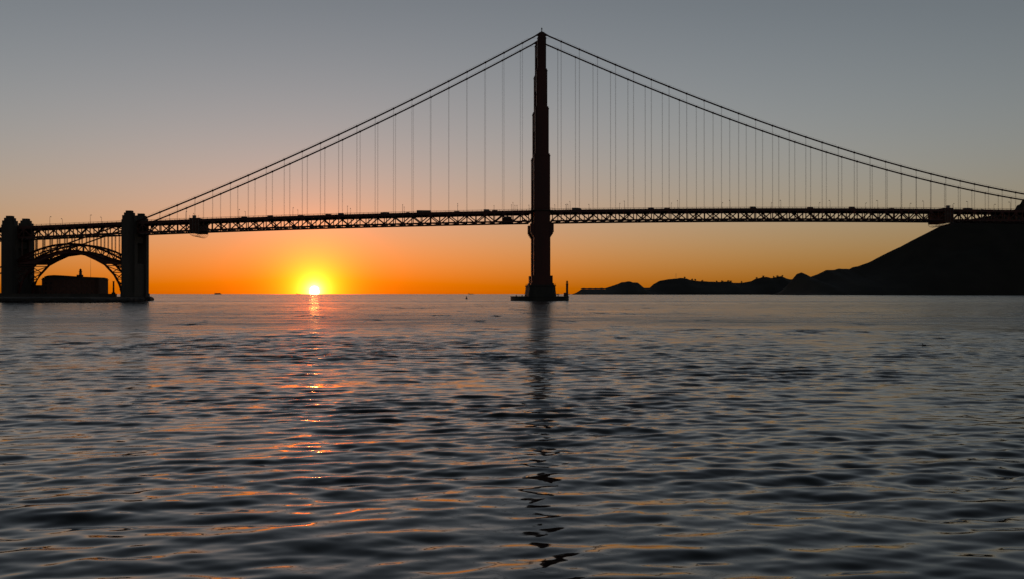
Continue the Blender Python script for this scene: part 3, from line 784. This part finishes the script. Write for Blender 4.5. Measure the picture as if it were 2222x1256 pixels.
m = MB(); m.side([(-1.3, 2.6), (1.3, 2.6), (1.3, 2.8), (0, 3.2), (-1.3, 2.8)], -1.4, 1.4); m.build('roof', GREYM, ht)
m = MB(); m.box(-.4, .4, -1.24, -1.21, .1, 2.0); m.build('door', STEEL, ht)

# ------------------------------------------------------------------ fort under the arch
fort = thing('brick_fort', 'low dark brick fort with flat roof seen under the steel arch', 'fort', (-399.5, 35, 3.2))
FP = [(-22, -15), (-19.5, -19), (23, -19), (25.5, -16), (25.5, 7), (-22, 7)]
m = MB(); m.prism(FP, 0, 13.6); m.build('wall', BRICK, fort)
m = MB(); m.prism([(x * 1.012, y * 1.012) for x, y in FP], 13.6, 14.4); m.prism([(x * .985, y * .985) for x, y in FP], 14.4, 15.4); m.build('cornice', CONC, fort)
m = MB(); m.side([(-20, 15.4), (24, 15.4), (24, 15.8), (4, 16.6), (-12, 17.7), (-17, 17.3), (-20, 16.4)], -15, 5); m.build('roof', SOIL, fort)
for zrow in (2.2, 6.2, 10.0):
    for k in range(10):
        x = -17 + 4.2 * k
        w = MB(); w.side([(x - .7, zrow), (x + .7, zrow), (x + .7, zrow + 1.5), (x, zrow + 2.0), (x - .7, zrow + 1.5)], -19.06, -18.6); w.build('embrasure', GLASS, fort)
lh = thing('lighthouse', 'stubby iron lighthouse standing on the roof of the brick fort', 'lighthouse', (-395, 35, 19.6))
m = MB(); m.box(-2.6, 1.6, -2, 2, 0, 1.8); m.build('base', BRICK, lh)
m = MB(); m.lathe([(1.25, 1.8), (1.15, 4.6), (1.7, 4.8), (1.7, 5.0)], 10); m.build('tower', GREYM, lh)
m = MB(); m.lathe([(.95, 5.0), (.95, 6.2)], 10); m.build('lantern', GLASS, lh)
m = MB(); m.lathe([(1.25, 6.2), (.5, 6.8), (.1, 7.1), (.06, 7.5)], 10); m.build('roof', STEEL, lh)
fp_ = thing('flagpole', 'thin bare flagpole behind the lighthouse under the arch', 'flagpole', (-392.6, 52, 16))
m = MB(); m.lathe([(.16, 0), (.07, 20.6), (.16, 20.8), (.02, 21.0)], 6); m.build('pole', GREYM, fp_)
m = MB(); m.lathe([(.6, 0), (.5, .5), (.2, .7)], 8); m.build('foot', CONC, fp_)
an = thing('low_annex', 'low block building against the left end of the brick fort', 'building', (-429, 30, 3.2))
m = MB(); m.box(-2.2, 2.2, -4, 4, 0, 8.6); m.build('wall', BRICK, an)
m = MB(); m.box(-2.5, 2.5, -4.3, 4.3, 8.6, 9.2); m.build('roof', CONC, an)
st = thing('chimney', 'free standing brick chimney between the fort and the tall pylon', 'chimney', (-362, 20, 3.2))
m = MB(); m.box(-2.1, 2.1, -2.1, 2.1, 0, 2.6); m.box(-1.2, 1.2, -1.2, 1.2, 2.6, 3.8); m.build('base', CONC, st)
m = MB(); m.prism([(-.62, -.62), (.62, -.62), (.62, .62), (-.62, .62)], 3.8, 12.0, [(-.5, -.5), (.5, -.5), (.5, .5), (-.5, .5)]); m.build('stack', BRICK, st)
m = MB(); m.box(-.7, .7, -.7, .7, 12.0, 12.5); m.build('cap', CONC, st)
sw = MB(); sw.prism([(-470, -30), (-344.5, -30), (-344.5, -31.4), (-470, -31.4)], 2.5, 5.4); sw.prism([(-470, -29.8), (-344.3, -29.8), (-344.3, -31.6), (-470, -31.6)], 5.4, 5.8)
tag(sw.build('sea_wall', CONC), 'long low concrete sea wall in front of the brick fort', 'wall')

# ------------------------------------------------------------------ craft, marks and bird on the water
def ship(loc, k, label, containers):
    t = thing('cargo_ship', label, 'ship', loc, R(4), 'distant ships on the horizon')
    m = MB(); ln = 52 * k; b = 8 * k
    dk = [(-ln, -b), (ln * .8, -b), (ln, 0), (ln * .8, b), (-ln, b)]; kl = [(-ln * .94, -b * .8), (ln * .78, -b * .7), (ln * .9, 0), (ln * .78, b * .7), (-ln * .94, b * .8)]
    m.prism(kl, -2, 9 * k, dk); m.build('hull', SHIP, t)
    m = MB(); m.box(-ln * .92, -ln * .7, -b * .9, b * .9, 9 * k, 24 * k); m.box(-ln * .88, -ln * .8, -b * .3, b * .3, 24 * k, 27 * k); m.build('deckhouse', PWHITE, t)
    if containers:
        for i in range(7):
            c = MB(); x = -ln * .62 + i * ln * .2; c.box(x, x + ln * .19, -b * .9, b * .9, 9 * k + .2, (17.5 + 2.6 * ((i * 5) % 3)) * k); c.build('container_stack', PRED if i % 2 else PBLUE, t)
    else:
        for x in (-.3, .1, .5):
            c = MB(); c.tube([(ln * x, 0, 9 * k), (ln * x, 0, 19 * k)], .6 * k, 5); c.build('derrick', SHIP, t)
    return t
def far_at(px, d):
    a = math.atan((px - 1111) / 2152) + YAW
    return (CAM[0] + d * math.tan(a), CAM[1] + d, 0)
ship(far_at(473, 15000), 1.0, 'loaded container ship on the horizon left of the sun', True)
ship(far_at(648, 26000), 1.1, 'faint low freighter on the horizon just left of the sun', False)
ship(far_at(1022, 26000), 1.3, 'faint low freighter on the horizon between the sun and the tower', False)
by = thing('channel_buoy', 'small dark channel buoy floating left of the tower', 'buoy', (-60.2, 237, 0), 0.3)
m = MB(); m.lathe([(.3, -.8), (1.35, -.4), (1.4, .5), (.9, .8)], 14); m.build('float', PRED, by)
m = MB()
for k in range(4):
    a = k * PI / 2 + .4; m.tube([(.85 * math.cos(a), .85 * math.sin(a), .7), (.35 * math.cos(a), .35 * math.sin(a), 2.9)], .09, 5)
m.lathe([(.75, .8), (.4, 2.6)], 8); m.build('cage', PRED, by)
m = MB(); m.lathe([(.4, 2.9), (.4, 3.0), (.2, 3.05), (.2, 3.5), (.05, 3.6)], 8); m.build('lantern', GLASS, by)
# seabird: one lofted body from tail to bill
bird = MB()
prof = [(-.34, .10, .01), (-.28, .12, .06), (-.15, .12, .11), (.0, .10, .13), (.12, .11, .11), (.19, .17, .07), (.21, .24, .045), (.22, .30, .045), (.255, .325, .05), (.30, .315, .03), (.34, .305, .012), (.39, .30, .004)]
rings = []
for i, (x, z, r) in enumerate(prof):
    up = 1 if i < 5 or i > 8 else 0.35
    rings.append([(x - (1 - up) * math.cos(k * PI / 5) * r * .8, math.sin(k * PI / 5) * r * (1.15 if i < 5 else 1), z + up * math.cos(k * PI / 5) * r * (.75 if i < 5 else 1)) for k in range(10)])
bird.loft(rings)
bo = bird.build('seabird', FEATH, None, (-22.1, -737.9, -.02), smooth=True); bo.rotation_euler = (0, 0, R(200)); tag(bo, 'dark seabird resting on the water at the right', 'bird')

# mast and trees on the far ridge
def ridge_z(x): return float(np.interp(x, [p[0] for p in RIDGE], [p[1] for p in RIDGE]))
def on_ridge(x): return (CAM[0] + (x - CAM[0]) * 1.2, CAM[1] + 9600, CAM[2] + (ridge_z(x) - CAM[2]) * 1.2)
p = on_ridge(1718)
ms = thing('radio_mast', 'thin radio mast on top of the far ridge', 'mast', p)
m = MB()
for k in range(3):
    a = k * 2 * PI / 3; m.tube([(2.2 * math.cos(a), 2.2 * math.sin(a), -6), (.6 * math.cos(a), .6 * math.sin(a), 50)], .55, 5)
for k in range(12): m.bar((-1.6 + .1 * k, 0, 4 * k), (1.6 - .1 * k, 0, 4 * k + 4), .3, .3)
m.build('lattice', GREYM, ms)
m = MB(); m.tube([(0, 0, 50), (0, 0, 57)], .35, 5); m.box(-1.6, 1.6, -1, 1, 47, 50); m.build('antenna', GREYM, ms)
def tree(loc, h, w, seed, label):
    t = thing('ridge_tree', label, 'tree', loc, 0, 'trees along the far ridge')
    rnd = random.Random(seed)
    m = MB(); m.tube([(0, 0, -3), (.2, 0, h * .3), (.5, .2, h * .6)], [.7, .5, .2], 6)
    for k in range(4):
        a = k * 1.6 + seed; m.tube([(.2, 0, h * .35), (math.cos(a) * w * .5, math.sin(a) * w * .5, h * .6)], [.3, .1], 5)
    m.build('trunk', BARK, t)
    c = MB(); cl = [(rnd.uniform(-.6, .6) * w, rnd.uniform(-.6, .6) * w, h * rnd.uniform(.12, .75), rnd.uniform(.35, .6) * w) for _ in range(9)]
    for k in range(260):
        cx, cy, cz, r = rnd.choice(cl); d = Vector((rnd.gauss(0, 1), rnd.gauss(0, 1), rnd.gauss(0, .7))).normalized() * r * rnd.uniform(.5, 1.05)
        q = Vector((cx, cy, cz)) + d; s = rnd.uniform(1.2, 2.6); u = Vector((rnd.gauss(0, 1), rnd.gauss(0, 1), rnd.gauss(0, 1))).normalized() * s; v = u.orthogonal().normalized() * s * .7
        c.add([q - u, q - v, q + u, q + v], [(0, 1, 2, 3)])
    c.build('crown', LEAF, t)
TR = [(1790, 12, 9), (1852, 11, 10), (1875, 12, 9), (1935, 10, 9), (2055, 9, 8), (2100, 9, 12), (2150, 10, 10), (2172, 10, 9), (2262, 19, 8), (2385, 13, 9), (2440, 11, 12), (2530, 13, 9), (2560, 12, 10), (2600, 13, 10)]
for i, (x, h, w) in enumerate(TR):
    tree(on_ridge(x), h * 1.3, w * 1.2, i + 20, f'small dark tree on the far ridge, {ORD[i]} along the crest from the mast side rightwards')
